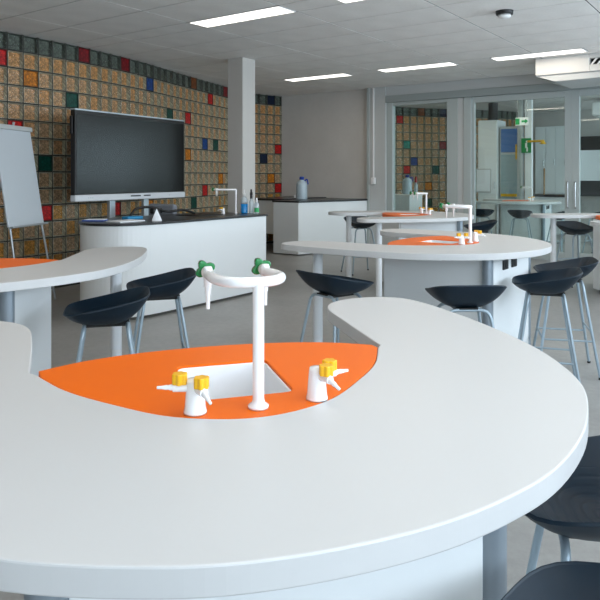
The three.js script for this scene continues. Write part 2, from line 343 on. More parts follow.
// ---- window wall on the right: parapet, lintel, piers, windows (outside the picture, source of the daylight)
{
  const g = structGroup('wall_right'), len = FAR_B - REAR_B + 0.3, zc = -(FAR_B + REAR_B) / 2;
  obj('parapet', box(0.25, 0.92, len, WIN_X + 0.125, 0.46, zc), M.wallPaint, g); obj('lintel', box(0.25, CEIL - 2.78, len, WIN_X + 0.125, (CEIL + 2.78) / 2, zc), M.wallPaint, g);
  for (let k = 0; k <= WIN_BAYS; k++) obj('pier', box(0.25, 1.86, 0.2, WIN_X + 0.125, 1.85, -(REAR_B + k * WIN_STEP)), M.wallPaint, g);
  for (let k = 0; k < WIN_BAYS; k++) {
    const w = structGroup('window_' + (k + 2)), zz = -(REAR_B + (k + 0.5) * WIN_STEP), L = WIN_STEP - 0.2;
    obj('frame', [box(0.06, 0.05, L, WIN_X + 0.16, 0.945, zz), box(0.06, 0.05, L, WIN_X + 0.16, 2.755, zz), box(0.06, 1.86, 0.05, WIN_X + 0.16, 1.85, zz - L / 2 + 0.025), box(0.06, 1.86, 0.05, WIN_X + 0.16, 1.85, zz + L / 2 - 0.025)], M.frameGrey, w);
    obj('glass_pane', box(0.006, 1.76, L - 0.1, WIN_X + 0.16, 1.85, zz), M.winGlass, w);
  }
}
// square column
{
  const c = structGroup('column'); c.name = 'trim_4'; c.userData.label = 'square grey concrete column beside the teacher desk';
  obj('shaft', rbox(0.27, CEIL, 0.27, -6.065, CEIL / 2, -7.095, 0.006), M.column, c);
}
struct('baseboard_back', rbox(2.1, 0.07, 0.015, -7.2, 0.035, -BACK_B + 0.008, 0.003), M.frameDark);

// ------------------------------------------------------------------ round lab tables
const TOP = 0.88;
const rightOut = [[0, -0.822], [0.15, -0.804], [0.27, -0.768], [0.39, -0.712], [0.533, -0.605], [0.65, -0.48], [0.725, -0.375], [0.785, -0.24], [0.834, -0.06], [0.86, 0.2], [0.858, 0.45], [0.84, 0.62], [0.812, 0.705], [0.74, 0.755], [0.62, 0.757], [0.525, 0.70], [0.478, 0.61], [0.46, 0.4], [0.445, 0.085]];
const leftOut = [[-0.15, -0.815], [-0.27, -0.784], [-0.4, -0.73], [-0.54, -0.635], [-0.655, -0.51], [-0.73, -0.4], [-0.79, -0.27], [-0.836, -0.07], [-0.86, 0.2], [-0.858, 0.45], [-0.84, 0.62], [-0.812, 0.7], [-0.74, 0.74], [-0.62, 0.735], [-0.535, 0.67], [-0.49, 0.58], [-0.465, 0.4], [-0.445, 0.085]];
const frontArc = [[0.43, 0.065], [0.36, -0.075], [0.27, -0.19], [0.15, -0.305], [0, -0.352]];
const backArc = [[0.445, 0.085], [0.33, 0.152], [0.2, 0.192], [0, 0.21]];
const mirror = (l) => l.map(([x, y]) => [-x, y]).reverse();
const outerPts = smooth([...leftOut.slice().reverse(), ...rightOut], 5), arcPts = smooth([...frontArc, ...mirror(frontArc.slice(0, -1))], 6), backPts = smooth([...backArc, ...mirror(backArc.slice(0, -1))], 6);
const topGeo = slab(shapeOf([...outerPts, ...arcPts]), TOP - 0.04, TOP, 0.003);
const SINK = { u0: -0.105, u1: 0.105, n0: -0.215, n1: 0.035 };
const roundRect = (u0, n0, u1, n1, r, P = THREE.Path) => { const p = new P(); p.moveTo(u0 + r, n0); p.lineTo(u1 - r, n0); p.quadraticCurveTo(u1, n0, u1, n0 + r); p.lineTo(u1, n1 - r); p.quadraticCurveTo(u1, n1, u1 - r, n1); p.lineTo(u0 + r, n1); p.quadraticCurveTo(u0, n1, u0, n1 - r); p.lineTo(u0, n0 + r); p.quadraticCurveTo(u0, n0, u0 + r, n0); return p; };
const insetShape = shapeOf([...arcPts.slice(0, -1).map(([x, y]) => [x * 0.998, y + 0.001]).reverse(), ...backPts.slice(1, -1)]);
insetShape.holes.push(roundRect(SINK.u0 - 0.006, SINK.n0 - 0.006, SINK.u1 + 0.006, SINK.n1 + 0.006, 0.024));
const insetGeo = slab(insetShape, TOP - 0.04, TOP - 0.001, 0.002);
const basinGeo = (() => {                                 // open tub below the hole
  const { u0, u1, n0, n1 } = SINK, o = roundRect(u0 - 0.0055, n0 - 0.0055, u1 + 0.0055, n1 + 0.0055, 0.024, THREE.Shape); o.holes.push(roundRect(u0, n0, u1, n1, 0.02));
  return [slab(o, TOP - 0.17, TOP - 0.006, 0.002), slab(roundRect(u0 - 0.006, n0 - 0.006, u1 + 0.006, n1 + 0.006, 0.026, THREE.Shape), TOP - 0.18, TOP - 0.165, 0.001), cyl(0.022, 0.02, 0.004, (u0 + u1) / 2, TOP - 0.165, -(n0 + n1) / 2)];
})();
const starKnob = (() => { const s = new THREE.Shape(), N = 48; for (let i = 0; i <= N; i++) { const t = i / N * 2 * Math.PI, r = 0.0165 + 0.0042 * Math.cos(4 * t); (i ? s.lineTo : s.moveTo).call(s, r * Math.cos(t), r * Math.sin(t)); } return new THREE.ExtrudeGeometry(s, { depth: 0.012, bevelEnabled: true, bevelSize: 0.0025, bevelThickness: 0.0025, bevelSegments: 2 }); })();
const flutedKnob = (() => { const s = new THREE.Shape(), N = 60; for (let i = 0; i <= N; i++) { const t = i / N * 2 * Math.PI, r = 0.0125 + 0.0015 * Math.cos(6 * t); (i ? s.lineTo : s.moveTo).call(s, r * Math.cos(t), r * Math.sin(t)); } return new THREE.ExtrudeGeometry(s, { depth: 0.018, bevelEnabled: true, bevelSize: 0.0015, bevelThickness: 0.0015, bevelSegments: 2 }).rotateX(-Math.PI / 2); })();
function addFaucet(parent, x, y, z, turn = 0, hgt = 0.25, stretch = 0) {  // pole with a loop of pipe carrying two taps
  const f = obj('faucet', [
    lathe([[0, 0], [0.02, 0], [0.021, 0.006], [0.013, 0.012], [0.0115, 0.02], [0.0115, hgt], [0, hgt]]),
    pipe([V(-0.078, hgt, -0.135 - stretch), V(-0.078, hgt, -0.06), V(-0.05, hgt, 0.0), V(0.03, hgt, 0.0), V(0.066, hgt, -0.05), V(0.05, hgt, -0.14 - stretch)], 0.0108, 0.05, 80, 14),
  ], M.enamel, parent);
  f.position.set(x, y, z); f.rotation.y = turn;
  for (const [tx, tz] of [[-0.078, -0.14 - stretch], [0.05, -0.145 - stretch]]) {
    obj('spout', lathe([[0, -0.075], [0.0042, -0.075], [0.005, -0.045], [0.0065, -0.042], [0.0068, -0.03], [0.0088, -0.028], [0.0098, 0.012], [0.008, 0.016], [0, 0.016]], 18).translate(tx, hgt, tz), M.enamel, f);
    obj('bonnet', new THREE.CylinderGeometry(0.0105, 0.0135, 0.022, 20).rotateX(-Math.PI / 2).translate(tx, hgt + 0.002, tz - 0.015), M.bonnet, f);
    obj('tap_handle', starKnob.clone().rotateZ(0.5).translate(tx, hgt + 0.004, tz - 0.043), M.greenKnob, f);
  }
  return f;
}
function addGasTap(parent, x, y, z, turn, spread = 1) {    // turret with two valves
  const g = obj('gas_tap', lathe([[0, 0], [0.0225, 0], [0.0225, 0.004], [0.0205, 0.012], [0.0165, 0.06], [0.015, 0.066], [0, 0.068]], 32), M.enamel, parent);
  g.position.set(x, y, z); g.rotation.y = turn;
  for (const s of [0, 1]) {
    const q = new THREE.Matrix4().makeRotationY(s ? spread : 0).setPosition(0, 0.05, 0);
    obj('valve', merge([new THREE.CylinderGeometry(0.0088, 0.0088, 0.034, 18).rotateX(Math.PI / 2).translate(0, 0, 0.026)]).applyMatrix4(q), M.enamel, g);
    obj('nozzle', lathe([[0, 0], [0.0062, 0], [0.006, 0.008], [0.0045, 0.012], [0.0052, 0.016], [0.0035, 0.024], [0.003, 0.034], [0, 0.034]], 16).rotateX(Math.PI / 2).rotateX(s ? 0 : 0.35).translate(0, 0, 0.04).applyMatrix4(q), M.enamel, g);
    obj('valve_knob', flutedKnob.clone().translate(0, 0.008, 0.03).applyMatrix4(q), M.yellowKnob, g);
  }
  return g;
}
function makeTable(label, at, turn) {
  const t = thing('lab_table', label, 'table', at, turn);
  obj('tabletop', topGeo, M.laminate, t);
  const ins = obj('sink_inset', insetGeo, M.orange, t); ins.userData.label = 'orange glossy sink surround';
  obj('basin', basinGeo, M.basin, ins);
  addFaucet(t, 0.012, TOP - 0.001, 0.301);
  addGasTap(t, -0.112, TOP - 0.001, 0.292, deg(15), deg(-120)); addGasTap(t, 0.14, TOP - 0.001, 0.285, deg(20), deg(80));
  // closed cabinet below the middle
  const h = TOP - 0.041, P = [[-0.34, -0.585], [0.343, -0.585], [0.365, 0.16], [-0.365, 0.16]];
  P.forEach(([x0, n0], i) => {
    const [x1, n1] = P[(i + 1) % 4], L = Math.hypot(x1 - x0, n1 - n0), a = Math.atan2(n1 - n0, x1 - x0);
    const pn = obj('cabinet_panel', rbox(L - 0.012, h - 0.03, 0.018, 0, (h + 0.03) / 2, 0, 0.003), M.panel, t);
    pn.position.set((x0 + x1) / 2, 0, -(n0 + n1) / 2); pn.rotation.y = a;
    if (i === 0) for (const sx of [-0.13, 0.03]) obj('socket', [rbox(0.085, 0.062, 0.012, sx, h - 0.07, 0.014, 0.004), cyl(0.02, 0.02, 0.004, 0, 0, 0).rotateX(Math.PI / 2).translate(sx, h - 0.07, 0.018)], M.socket, pn);
  });
  obj('plinth', box(0.66, 0.04, 0.62, 0, 0.02, 0.2), M.plinth, t);
  for (const [u, n, m] of [[-0.362, -0.572, M.legGrey], [0.362, -0.566, M.legGrey], [-0.67, 0.5, M.legWhite], [0.67, 0.5, M.legWhite]]) {
    const l = obj('leg', cyl(0.034, 0.034, h - 0.02, u, 0.02, -n, 28), m, t);
    obj('foot', cyl(0.026, 0.026, 0.02, u, 0, -n, 20), M.rubber, l);
    obj('mounting_plate', cyl(0.05, 0.05, 0.006, u, h - 0.006, -n, 24), M.legGrey, l);
  }
  return t;
}
const YAW = 35.55;
makeTable('largest round white lab table, basin and white tap loop clear to see', [-1.09, 0, 1.212], deg(YAW + 17));
makeTable('round white lab table with four dark stools around it and black sockets', [-2.035, 0, 4.435], deg(YAW + 53));
makeTable('round white lab table standing in front of the flip chart and the teacher desk', [-3.485, 0, 1.88], deg(YAW + 6));
makeTable('round white lab table between the white back counter and the glass partition', [-3.698, 0, 7.306], deg(YAW + 100));
makeTable('round white lab table under the white ceiling air unit', [-1.414, 0, 8.201], deg(YAW + 95));

// ------------------------------------------------------------------ bar stools
function shellGeo(inner) {
  const NS = 14, NT = 48, P = [], U = [], I = [];
  const pt = (s, t) => {
    const c = Math.cos(t), q = Math.sin(t), k = Math.pow(Math.abs(c) ** 4.2 + Math.abs(q) ** 4.2, -1 / 4.2);
    let x = c * k * 0.203, z = q * k * 0.19; const back = (z / 0.19 + 1) / 2; x *= 1 - 0.12 * (1 - back);
    const rim = 0.018 + 0.066 * Math.pow(back, 1.7) - 0.012 * (1 - back) ** 4;
    const y = -0.045 + (rim + 0.045) * Math.pow(s, 2.6) ;
    return inner ? [x * s, y, z * s * (1 + 0.06 * back * s)] : [x * s * 1.035, y - 0.014 * (1 - 0.75 * s ** 6) - 0.01 * (1 - s), z * s * (1 + 0.06 * back * s) * 1.035];
  };
  for (let i = 0; i <= NS; i++) for (let j = 0; j <= NT; j++) { const p = pt(i / NS, j / NT * 2 * Math.PI); P.push(...p); U.push(p[0] / 0.46 + 0.5, p[2] / 0.46 + 0.5); }
  for (let i = 0; i < NS; i++) for (let j = 0; j < NT; j++) { const a = i * (NT + 1) + j, b = a + 1, c = a + NT + 1, d = c + 1; if (inner) I.push(a, b, c, b, d, c); else I.push(a, c, b, b, c, d); }
  if (!inner) return { P, U, I, NS, NT };
  const g = new THREE.BufferGeometry(); g.setAttribute('position', new THREE.Float32BufferAttribute(P, 3)); g.setAttribute('uv', new THREE.Float32BufferAttribute(U, 2)); g.setIndex(I); g.computeVertexNormals();
  return g;
}
const seatInner = shellGeo(true);
const seatOuter = (() => {
  const o = shellGeo(false), p = seatInner.attributes.position, n0 = o.P.length / 3, base = o.NS * (o.NT + 1), P = [...o.P], U = [...o.U], I = [...o.I];
  // rounded lip between the two skins
  const ringAt = (k) => { const r = []; for (let j = 0; j <= o.NT; j++) { const a = base + j, xi = p.getX(a), yi = p.getY(a), zi = p.getZ(a), xo = o.P[a * 3], yo = o.P[a * 3 + 1], zo = o.P[a * 3 + 2], t = k / 4, l = Math.sin(t * Math.PI) * 0.005; r.push([xi + (xo - xi) * t, yi + (yo - yi) * t + l, zi + (zo - zi) * t]); } return r; };
  for (let k = 0; k <= 4; k++) for (const q of ringAt(k)) { P.push(...q); U.push(0, 0); }
  for (let k = 0; k < 4; k++) for (let j = 0; j < o.NT; j++) { const a = n0 + k * (o.NT + 1) + j, b = a + 1, c = a + o.NT + 1, d = c + 1; I.push(a, b, c, b, d, c); }
  const g = new THREE.BufferGeometry(); g.setAttribute('position', new THREE.Float32BufferAttribute(P, 3)); g.setAttribute('uv', new THREE.Float32BufferAttribute(U, 2)); g.setIndex(I); g.computeVertexNormals(); return g;
})();
const SEAT_Y = 0.685;
function makeStool(label, at, turn) {
  const t = thing('bar_stool', label, 'stool', at, turn);
  const s = obj('seat', seatInner, M.seat, t); s.position.y = SEAT_Y;
  obj('shell', seatOuter, M.seatOut, s);
  const yT = 0.622;
  for (const sx of [-1, 1]) for (const sz of [-1, 1]) {
    const l = obj('leg', pipe([V(0, yT, sz * 0.1), V(sx * 0.115, yT, sz * 0.1), V(sx * 0.205, 0.012, sz * 0.195)], 0.0095, 0.06, 36, 10), M.tubeGrey, t);
    obj('foot_cap', cyl(0.011, 0.011, 0.014, sx * 0.206, 0, sz * 0.1955, 12), M.rubber, l);
  }
  const at2 = (y) => [0.205 - 0.09 * (y / yT), 0.195 - 0.095 * (y / yT)];
  for (const [y, w] of [[0.24, 'x'], [0.24, 'z'], [0.30, 'x2']]) {
    const [hx, hz] = at2(y);
    if (w === 'x') obj('footrest', bar(V(-hx, y, -hz), V(hx, y, -hz), 0.008), M.tubeGrey, t);
    else if (w === 'x2') obj('footrest', bar(V(-hx, y, hz), V(hx, y, hz), 0.0065), M.tubeGrey, t);
    else for (const sx of [-1, 1]) obj('side_bar', bar(V(sx * hx, y, -hz), V(sx * hx, y, hz), 0.0065), M.tubeGrey, t);
  }
  obj('seat_mount', [box(0.1, 0.008, 0.22, 0, yT + 0.008, 0), box(0.012, 0.02, 0.2, -0.05, yT + 0.0, 0), box(0.012, 0.02, 0.2, 0.05, yT + 0.0, 0)], M.black, t);
  return t;
}
const stool0 = makeStool('dark bar stool tucked against the large round table, ribbed seat seen from above', [-0.29, 0, 1.5], deg(115));
const stools = [
  [[-0.155, 0, 0.985], 84, 'dark bar stool at the large round table, seat flat edged and partly cut off', null],
  [[-2.69, 0, 2.13], 140, 'dark bar stool half under the white table before the flip chart, nearer that table', null],
  [[-3.0, 0, 2.77], 142, 'dark bar stool in front of the teacher desk, beside the table lobe tip', null],
  [[-2.202, 0, 3.46], -18, 'dark bar stool at the lobe leg of the middle table, back towards column', null],
  [[-1.42, 0, 3.529], 38, 'dark bar stool in front of the beige shaded cabinet side of the middle table', null],
  [[-1.175, 0, 4.24], 108, 'dark bar stool by the black sockets of the middle table, overlapping another stool', null],
  [[-1.22, 0, 4.86], 112, 'dark bar stool behind another stool at the window side of the middle table', null],
  [[-4.729, 0, 8.06], -125, 'dark bar stool seen between two white table legs before the back counter', null],
  [[-2.06, 0, 8.75], -128, 'dark bar stool with its foot ring clear to see, below the far air unit table', null],
  [[-3.16, 0, 8.42], 120, 'dark bar stool mostly hidden behind the rim of the middle table', null],
];
for (const [at, d, label, group] of stools) copyOf(stool0, at, deg(d), label, group);

// ------------------------------------------------------------------ teacher desk
{
  const t = thing('teacher_desk', 'long white teacher desk with thin dark worktop below the big screen', 'desk', [-5.3, 0, 5.0]);
  const out = (e) => [[0.45 + e, 1.11 + e], [0.46 + e, 0.2], ...smooth([[0.47 + e, -0.45], [0.455 + e, -0.7 - e * 0.3], [0.38 + e * 0.7, -0.92 - e * 0.7], [0.22, -1.03 - e], [0, -1.05 - e], [-0.18 - e * 0.5, -0.97 - e], [-0.32 - e, -0.84 - e * 0.5], [-0.41 - e, -0.66]], 5), [-0.43 - e, -0.5], [-0.43 - e, 1.11 + e]];
  const ccw = (l) => shapeOf(l.slice().reverse());
  obj('body', slab(ccw(out(0)), 0.03, 0.878, 0.004), M.panel, t);
  obj('worktop', slab(ccw(out(0.015)), 0.878, 0.9, 0.003), M.darkTop, t);
  obj('plinth', slab(ccw(out(-0.03)), 0, 0.03, 0), M.plinth, t);
  addFaucet(t, 0.1, 0.9, -0.98, deg(125), 0.28, 0.08);
  addGasTap(t, 0.02, 0.9, -0.85, deg(-60), 1.2);
  obj('sink', [rbox(0.36, 0.012, 0.4, -0.02, 0.902, -0.5, 0.005)], M.black, t);
}
// things standing on the teacher desk
{
  const b = thing('spray_bottle', 'clear squeeze bottle with bright blue liquid beside the desk tap', 'bottle', [-5.12, 0.901, 6.04]);
  obj('bottle', lathe([[0, 0.112], [0.042, 0.112], [0.042, 0.15], [0.036, 0.175], [0.016, 0.2], [0.014, 0.215], [0, 0.215]]), M.clearPlastic, b);
  obj('filled_part', lathe([[0, 0], [0.038, 0], [0.042, 0.01], [0.042, 0.112], [0, 0.112]]), M.blueLiquid, b);
  obj('cap', lathe([[0, 0.2], [0.018, 0.2], [0.018, 0.23], [0.006, 0.24], [0.005, 0.28], [0, 0.28]]), M.white, b);
  const s = thing('trigger_sprayer', 'slim clear bottle with black trigger head beside blue liquid', 'bottle', [-5.03, 0.901, 6.06], 0.6);
  obj('bottle', lathe([[0, 0], [0.026, 0], [0.028, 0.008], [0.028, 0.13], [0.014, 0.165], [0.012, 0.18], [0, 0.18]]), M.clearPlastic, s);
  obj('trigger_head', [cyl(0.016, 0.015, 0.035, 0, 0.175, 0), rbox(0.03, 0.04, 0.075, 0, 0.23, -0.01, 0.008), rbox(0.012, 0.06, 0.014, 0, 0.19, -0.045, 0.004), rbox(0.02, 0.05, 0.02, 0, 0.26, 0.018, 0.005)], M.black, s);
  const g = thing('soap_bottle', 'small white bottle with green label and cap at desk corner', 'bottle', [-4.95, 0.901, 6.06]);
  obj('bottle', lathe([[0, 0], [0.026, 0], [0.028, 0.008], [0.028, 0.11], [0.012, 0.14], [0, 0.14]]), M.clearPlastic, g);
  obj('label_band', lathe([[0.0285, 0.02], [0.0287, 0.02], [0.0287, 0.07], [0.0285, 0.07]]), M.greenLiquid, g);
  obj('cap', cyl(0.013, 0.009, 0.05, 0, 0.135, 0), M.white, g);
  const p = thing('paper_pad', 'blue and white notepads lying at the rounded desk end', 'notepad', [-5.45, 0.901, 4.18], 0.6);
  obj('pad', rbox(0.21, 0.012, 0.15, 0, 0.006, 0, 0.002), M.paperBlue, p); obj('sheet', rbox(0.19, 0.006, 0.12, 0.01, 0.015, 0.005, 0.001), M.paper, p);
  tag(obj('paper_sheet', rbox(0.21, 0.012, 0.3, -5.12, 0.907, -4.28, 0.002), M.paper), 'white stack of paper on the dark desk top', 'paper');
  tag(obj('pencil_case', rbox(0.1, 0.035, 0.2, -5.3, 0.919, -4.52, 0.012, 3), M.cyan), 'cyan blue pencil case on the desk under the screen', 'pencil case');
  const h = thing('black_cable', 'thick black cable looping across the dark desk top', 'cable', [-5.5, 0.904, 4.95]);
  obj('cord', tube([V(-0.05, 0.016, 0.25), V(-0.05, 0.09, 0.16), V(0.0, 0.1, 0.0), V(0.08, 0.05, -0.15), V(0.12, 0.06, -0.35), V(0.1, 0.016, -0.55)], 0.014, 60, 10), M.black, h);
  obj('plug', rbox(0.06, 0.06, 0.14, 0.02, 0.06, -0.05, 0.015), M.black, h);
  const c = thing('paper_cone', 'folded white name card standing on the dark desk top', 'card', [-4.98, 0.901, 4.55], 0.9);
  obj('card', new THREE.ConeGeometry(0.07, 0.12, 4, 1).rotateY(Math.PI / 4).scale(1, 1, 0.55).translate(0, 0.06, 0), M.paper, c);
}
// chair behind the desk
{
  const t = thing('desk_chair', 'grey upholstered office chair behind the teacher desk', 'chair', [-6.05, 0, 5.62], 0);
  obj('backrest', rbox(0.46, 0.34, 0.07, 0, 0.835, 0.0, 0.035, 4), M.chairGrey, t);
  obj('seat', rbox(0.46, 0.08, 0.44, 0, 0.46, -0.22, 0.03, 4), M.chairGrey, t);
  obj('back_bracket', [rbox(0.05, 0.36, 0.03, 0, 0.56, 0.02, 0.008), rbox(0.05, 0.03, 0.22, 0, 0.4, -0.1, 0.008)], M.black, t);
  obj('gas_column', cyl(0.03, 0.025, 0.32, 0, 0.1, -0.22), M.black, t);
  for (let k = 0; k < 5; k++) { const a = k * 2 * Math.PI / 5, l = obj('base_arm', bar(V(0, 0.1, -0.22), V(0.26 * Math.cos(a), 0.07, -0.22 + 0.26 * Math.sin(a)), 0.018), M.black, t); obj('castor', new THREE.CylinderGeometry(0.03, 0.03, 0.04, 18).rotateZ(Math.PI / 2).translate(0.26 * Math.cos(a), 0.03, -0.22 + 0.26 * Math.sin(a)), M.black, l); }
}
// big screen on its stand
{
  const W = 1.87, H = 1.03, t = thing('display_screen', 'large black flat screen with silver bottom bar on a stand', 'screen', [-6.43, 0, 5.49], deg(90 + 6));
  const yb = 1.055, s = obj('bezel', [rbox(W, H - 0.06, 0.07, 0, yb + 0.06 + (H - 0.06) / 2, 0, 0.008)], M.black, t);
  obj('top_trim', rbox(W + 0.004, 0.018, 0.076, 0, yb + H - 0.008, 0, 0.004), M.silver, s);
  obj('panel_glass', rbox(W - 0.05, H - 0.14, 0.006, 0, yb + 0.085 + (H - 0.14) / 2, 0.0345, 0.002), M.screen, s);
  obj('bottom_bar', rbox(W + 0.004, 0.075, 0.085, 0, yb + 0.0375, 0.004, 0.01), std(0xd6dade, 0.35), s);
  obj('port_strip', [box(0.17, 0.016, 0.004, 0.0, yb + 0.045, 0.047), box(0.12, 0.016, 0.004, 0.2, yb + 0.045, 0.047)], M.tipDark, s);
  for (const k of [-0.75, -0.72, -0.69, 0.62]) obj('key', cyl(0.006, 0.006, 0.004, 0, 0, 0, 12).rotateX(Math.PI / 2).translate(k, yb + 0.04, 0.046), M.silver, s);
  obj('side_handle', [rbox(0.02, 0.2, 0.04, -W / 2 - 0.012, yb + 0.85, -0.01, 0.008)], M.black, s);
  for (const sx of [-0.28, 0.3]) obj('stand_post', rbox(0.09, 1.5, 0.05, sx, 0.8, -0.08, 0.008), M.silver, t);
  obj('stand_base', [rbox(1.1, 0.06, 0.09, 0, 0.05, -0.08, 0.02), rbox(0.08, 0.05, 0.3, -0.5, 0.045, -0.08, 0.02), rbox(0.08, 0.05, 0.3, 0.5, 0.045, -0.08, 0.02)], M.silver, t);
  obj('wall_bracket', rbox(0.9, 0.4, 0.03, 0, 1.45, -0.06, 0.005), M.black, t);
}
// flip chart
{
  const t = thing('flip_chart', 'white flip chart easel leaning back against the glass block wall', 'flip chart', [-6.36, 0, 4.0], deg(117));
  const b = new THREE.Group(); b.name = 'board'; t.add(b); b.position.set(0, 0.83, 0.02); b.rotation.x = -0.16;
  const bd = obj('board_panel', rbox(0.66, 1.02, 0.02, 0, 0.51, 0, 0.006), M.boardWhite, t); bd.position.copy(b.position); bd.rotation.x = -0.16; t.remove(b);
  obj('clamp_bar', rbox(0.68, 0.05, 0.045, 0, 1.02, 0.01, 0.008), M.frameLight, bd);
  obj('pen_tray', rbox(0.66, 0.02, 0.06, 0, -0.005, 0.03, 0.004), M.silver, bd);
  for (const sx of [-1, 1]) obj('leg', bar(V(sx * 0.27, 1.4, -0.08), V(sx * 0.33, 0.01, 0.16), 0.012), M.silver, t);
  obj('rear_leg', bar(V(0, 1.9, -0.12), V(0, 0.01, -0.55), 0.012), M.silver, t);
}
// counter at the back
{
  const t = thing('back_counter', 'white counter block with dark top against the grey back wall', 'counter', [-6.9, 0, 9.9]);
  const P = [[0.33, -0.74], [0.76, 0.93], [-0.2, 0.93], [-0.2, -0.74]];
  obj('body', slab(shapeOf(P), 0.02, 0.89, 0.004), M.panel, t);
  obj('end_panel', rbox(0.53, 0.87, 0.012, 0.065, 0.455, 0.747, 0.003), M.panel, t);
  obj('worktop', slab(shapeOf([[0.345, -0.76], [0.78, 0.94], [-0.22, 0.94], [-0.22, -0.76]]), 0.89, 0.92, 0.003), M.darkTop, t);
  const s = thing('wall_counter', 'grey side counter with dark top between glass blocks and white counter', 'counter', [-7.55, 0, 10.0]);
  obj('body', slab(shapeOf([[0.42, -0.5], [0.42, 0.83], [-0.45, 0.83], [-0.35, -0.5]]), 0.3, 0.9, 0.004), M.panel, s);
  obj('worktop', slab(shapeOf([[0.43, -0.53], [0.43, 0.84], [-0.47, 0.84], [-0.37, -0.53]]), 0.9, 0.935, 0.003), M.darkTop, s);
  obj('leg', [rbox(0.04, 0.3, 0.04, -0.3, 0.15, 0.42, 0.004), rbox(0.04, 0.3, 0.04, 0.38, 0.15, 0.42, 0.004), rbox(0.04, 0.3, 0.04, 0.38, 0.15, -0.75, 0.004), rbox(0.04, 0.3, 0.04, -0.38, 0.15, -0.75, 0.004)], M.plinth, s);
}
function makeJug(label, at) {
  const j = thing('water_jug', label, 'jug', at, 0.4);
  obj('body', lathe([[0, 0], [0.085, 0], [0.1, 0.015], [0.1, 0.26], [0.085, 0.31], [0.04, 0.345], [0.035, 0.36], [0, 0.36]], 32), M.jug, j);
  obj('cap', lathe([[0, 0.355], [0.042, 0.355], [0.042, 0.40], [0.03, 0.41], [0, 0.41]], 24), M.blueCap, j);
  obj('handle', pipe([V(0.05, 0.33, 0), V(0.1, 0.37, 0), V(0.115, 0.28, 0)], 0.012, 0.03, 30, 10), M.blueCap, j);
  obj('spigot', cyl(0.012, 0.01, 0.05, -0.12, 0.03, 0.02), M.white, j);
  return j;
}
makeJug('translucent water jug with blue cap on the white back counter', [-6.93, 0.92, 9.75]);

// smoke detector and air unit on the ceiling
{
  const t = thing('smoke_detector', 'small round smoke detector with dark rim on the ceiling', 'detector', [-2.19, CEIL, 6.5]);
  obj('base', cyl(0.08, 0.085, 0.035, 0, -0.035, 0), M.black, t);  // black disc holds the shadow around the dome as colour
  obj('dome', lathe([[0, -0.075], [0.045, -0.072], [0.06, -0.055], [0.062, -0.035], [0, -0.035]]), M.white, t);
}
{
  const t = thing('air_unit', 'white ceiling hung air unit with slanted black louvres', 'air unit', [-1.99, CEIL, 9.87]);
  obj('casing', [rbox(0.7, 0.235, 0.95, -0.4, -0.118, 0, 0.01), rbox(1.0, 0.06, 0.95, 0.45, -0.03, 0, 0.006), rbox(1.0, 0.09, 0.95, 0.45, -0.19, 0, 0.006)], M.unitWhite, t);
  const lw = new THREE.Shape([[-0.75, 0], [0.95, 0], [0.85, -0.07], [-0.5, -0.09]].map(([x, y]) => new THREE.Vector2(x, y)));
  obj('drip_tray', new THREE.ExtrudeGeometry(lw, { depth: 0.9, bevelEnabled: true, bevelSize: 0.004, bevelThickness: 0.004, bevelSegments: 1 }).translate(0, -0.237, -0.45), M.frameLight, t);
  obj('grille_back', box(1.0, 0.09, 0.8, 0.45, -0.1, -0.02), M.black, t);
  for (let k = 0; k < 12; k++) obj('louvre', box(0.02, 0.11, 0.02, 0, 0, 0).rotateZ(-0.7).translate(0.0 + k * 0.08, -0.1, 0.43), M.white, t);
}
// clutter on the floor by the wall
{
  const t = thing('power_strip', 'beige power strip with dark cables on the floor by the wall', 'power strip', [-6.2, 0, 3.3], 0.7);
  obj('body', rbox(0.3, 0.06, 0.07, 0, 0.32, 0, 0.012), M.cardboard, t);
  obj('cable', tube([V(0.14, 0.32, 0), V(0.24, 0.36, 0.02), V(0.3, 0.3, 0.05), V(0.24, 0.26, 0.02), V(0.1, 0.27, 0.06), V(-0.1, 0.3, 0.04), V(-0.25, 0.28, 0)], 0.008, 60, 8), M.black, t);
  obj('bracket', box(0.03, 0.3, 0.03, 0, 0.15, 0), M.plinth, t);
}

// ------------------------------------------------------------------ the room beyond the glass
makeTable('round white lab table behind the sliding glass doors', [-4.05, 0, 12.6], deg(YAW + 60));
for (const [at, d, label] of [
  [[-4.25, 0, 11.45], 20, 'dark bar stool behind the glass, beside the grey door post'], [[-3.6, 0, 11.5], 10, 'dark bar stool behind the glass, between two other stools at the far table'],
  [[-2.95, 0, 11.6], 60, 'dark bar stool behind the glass, next to the pull handles'], [[-2.5, 0, 12.2], 80, 'dark bar stool behind the glass, seen past the double door frame'],
]) copyOf(stool0, at, deg(d), label);
{
  const t = thing('far_counter', 'pale blue counter block behind the glass with jug on it', 'counter', [-6.5, 0, 12.7]);
  obj('body', rbox(0.75, 0.93, 0.6, 0, 0.465, 0, 0.006), M.panel, t); obj('worktop', rbox(0.78, 0.025, 0.63, 0, 0.943, 0, 0.004), M.white, t);
  makeJug('translucent blue water jug on the counter behind the glass', [-6.35, 0.956, 12.75]);
  const b = thing('wash_bottle', 'small bottle with red top on the counter behind the glass', 'bottle', [-6.2, 0.956, 12.85]);
  obj('bottle', lathe([[0, 0], [0.035, 0], [0.038, 0.01], [0.038, 0.2], [0.015, 0.26], [0, 0.26]]), M.clearPlastic, b); obj('cap', cyl(0.03, 0.02, 0.12, 0, 0.25, 0), M.red, b);
}
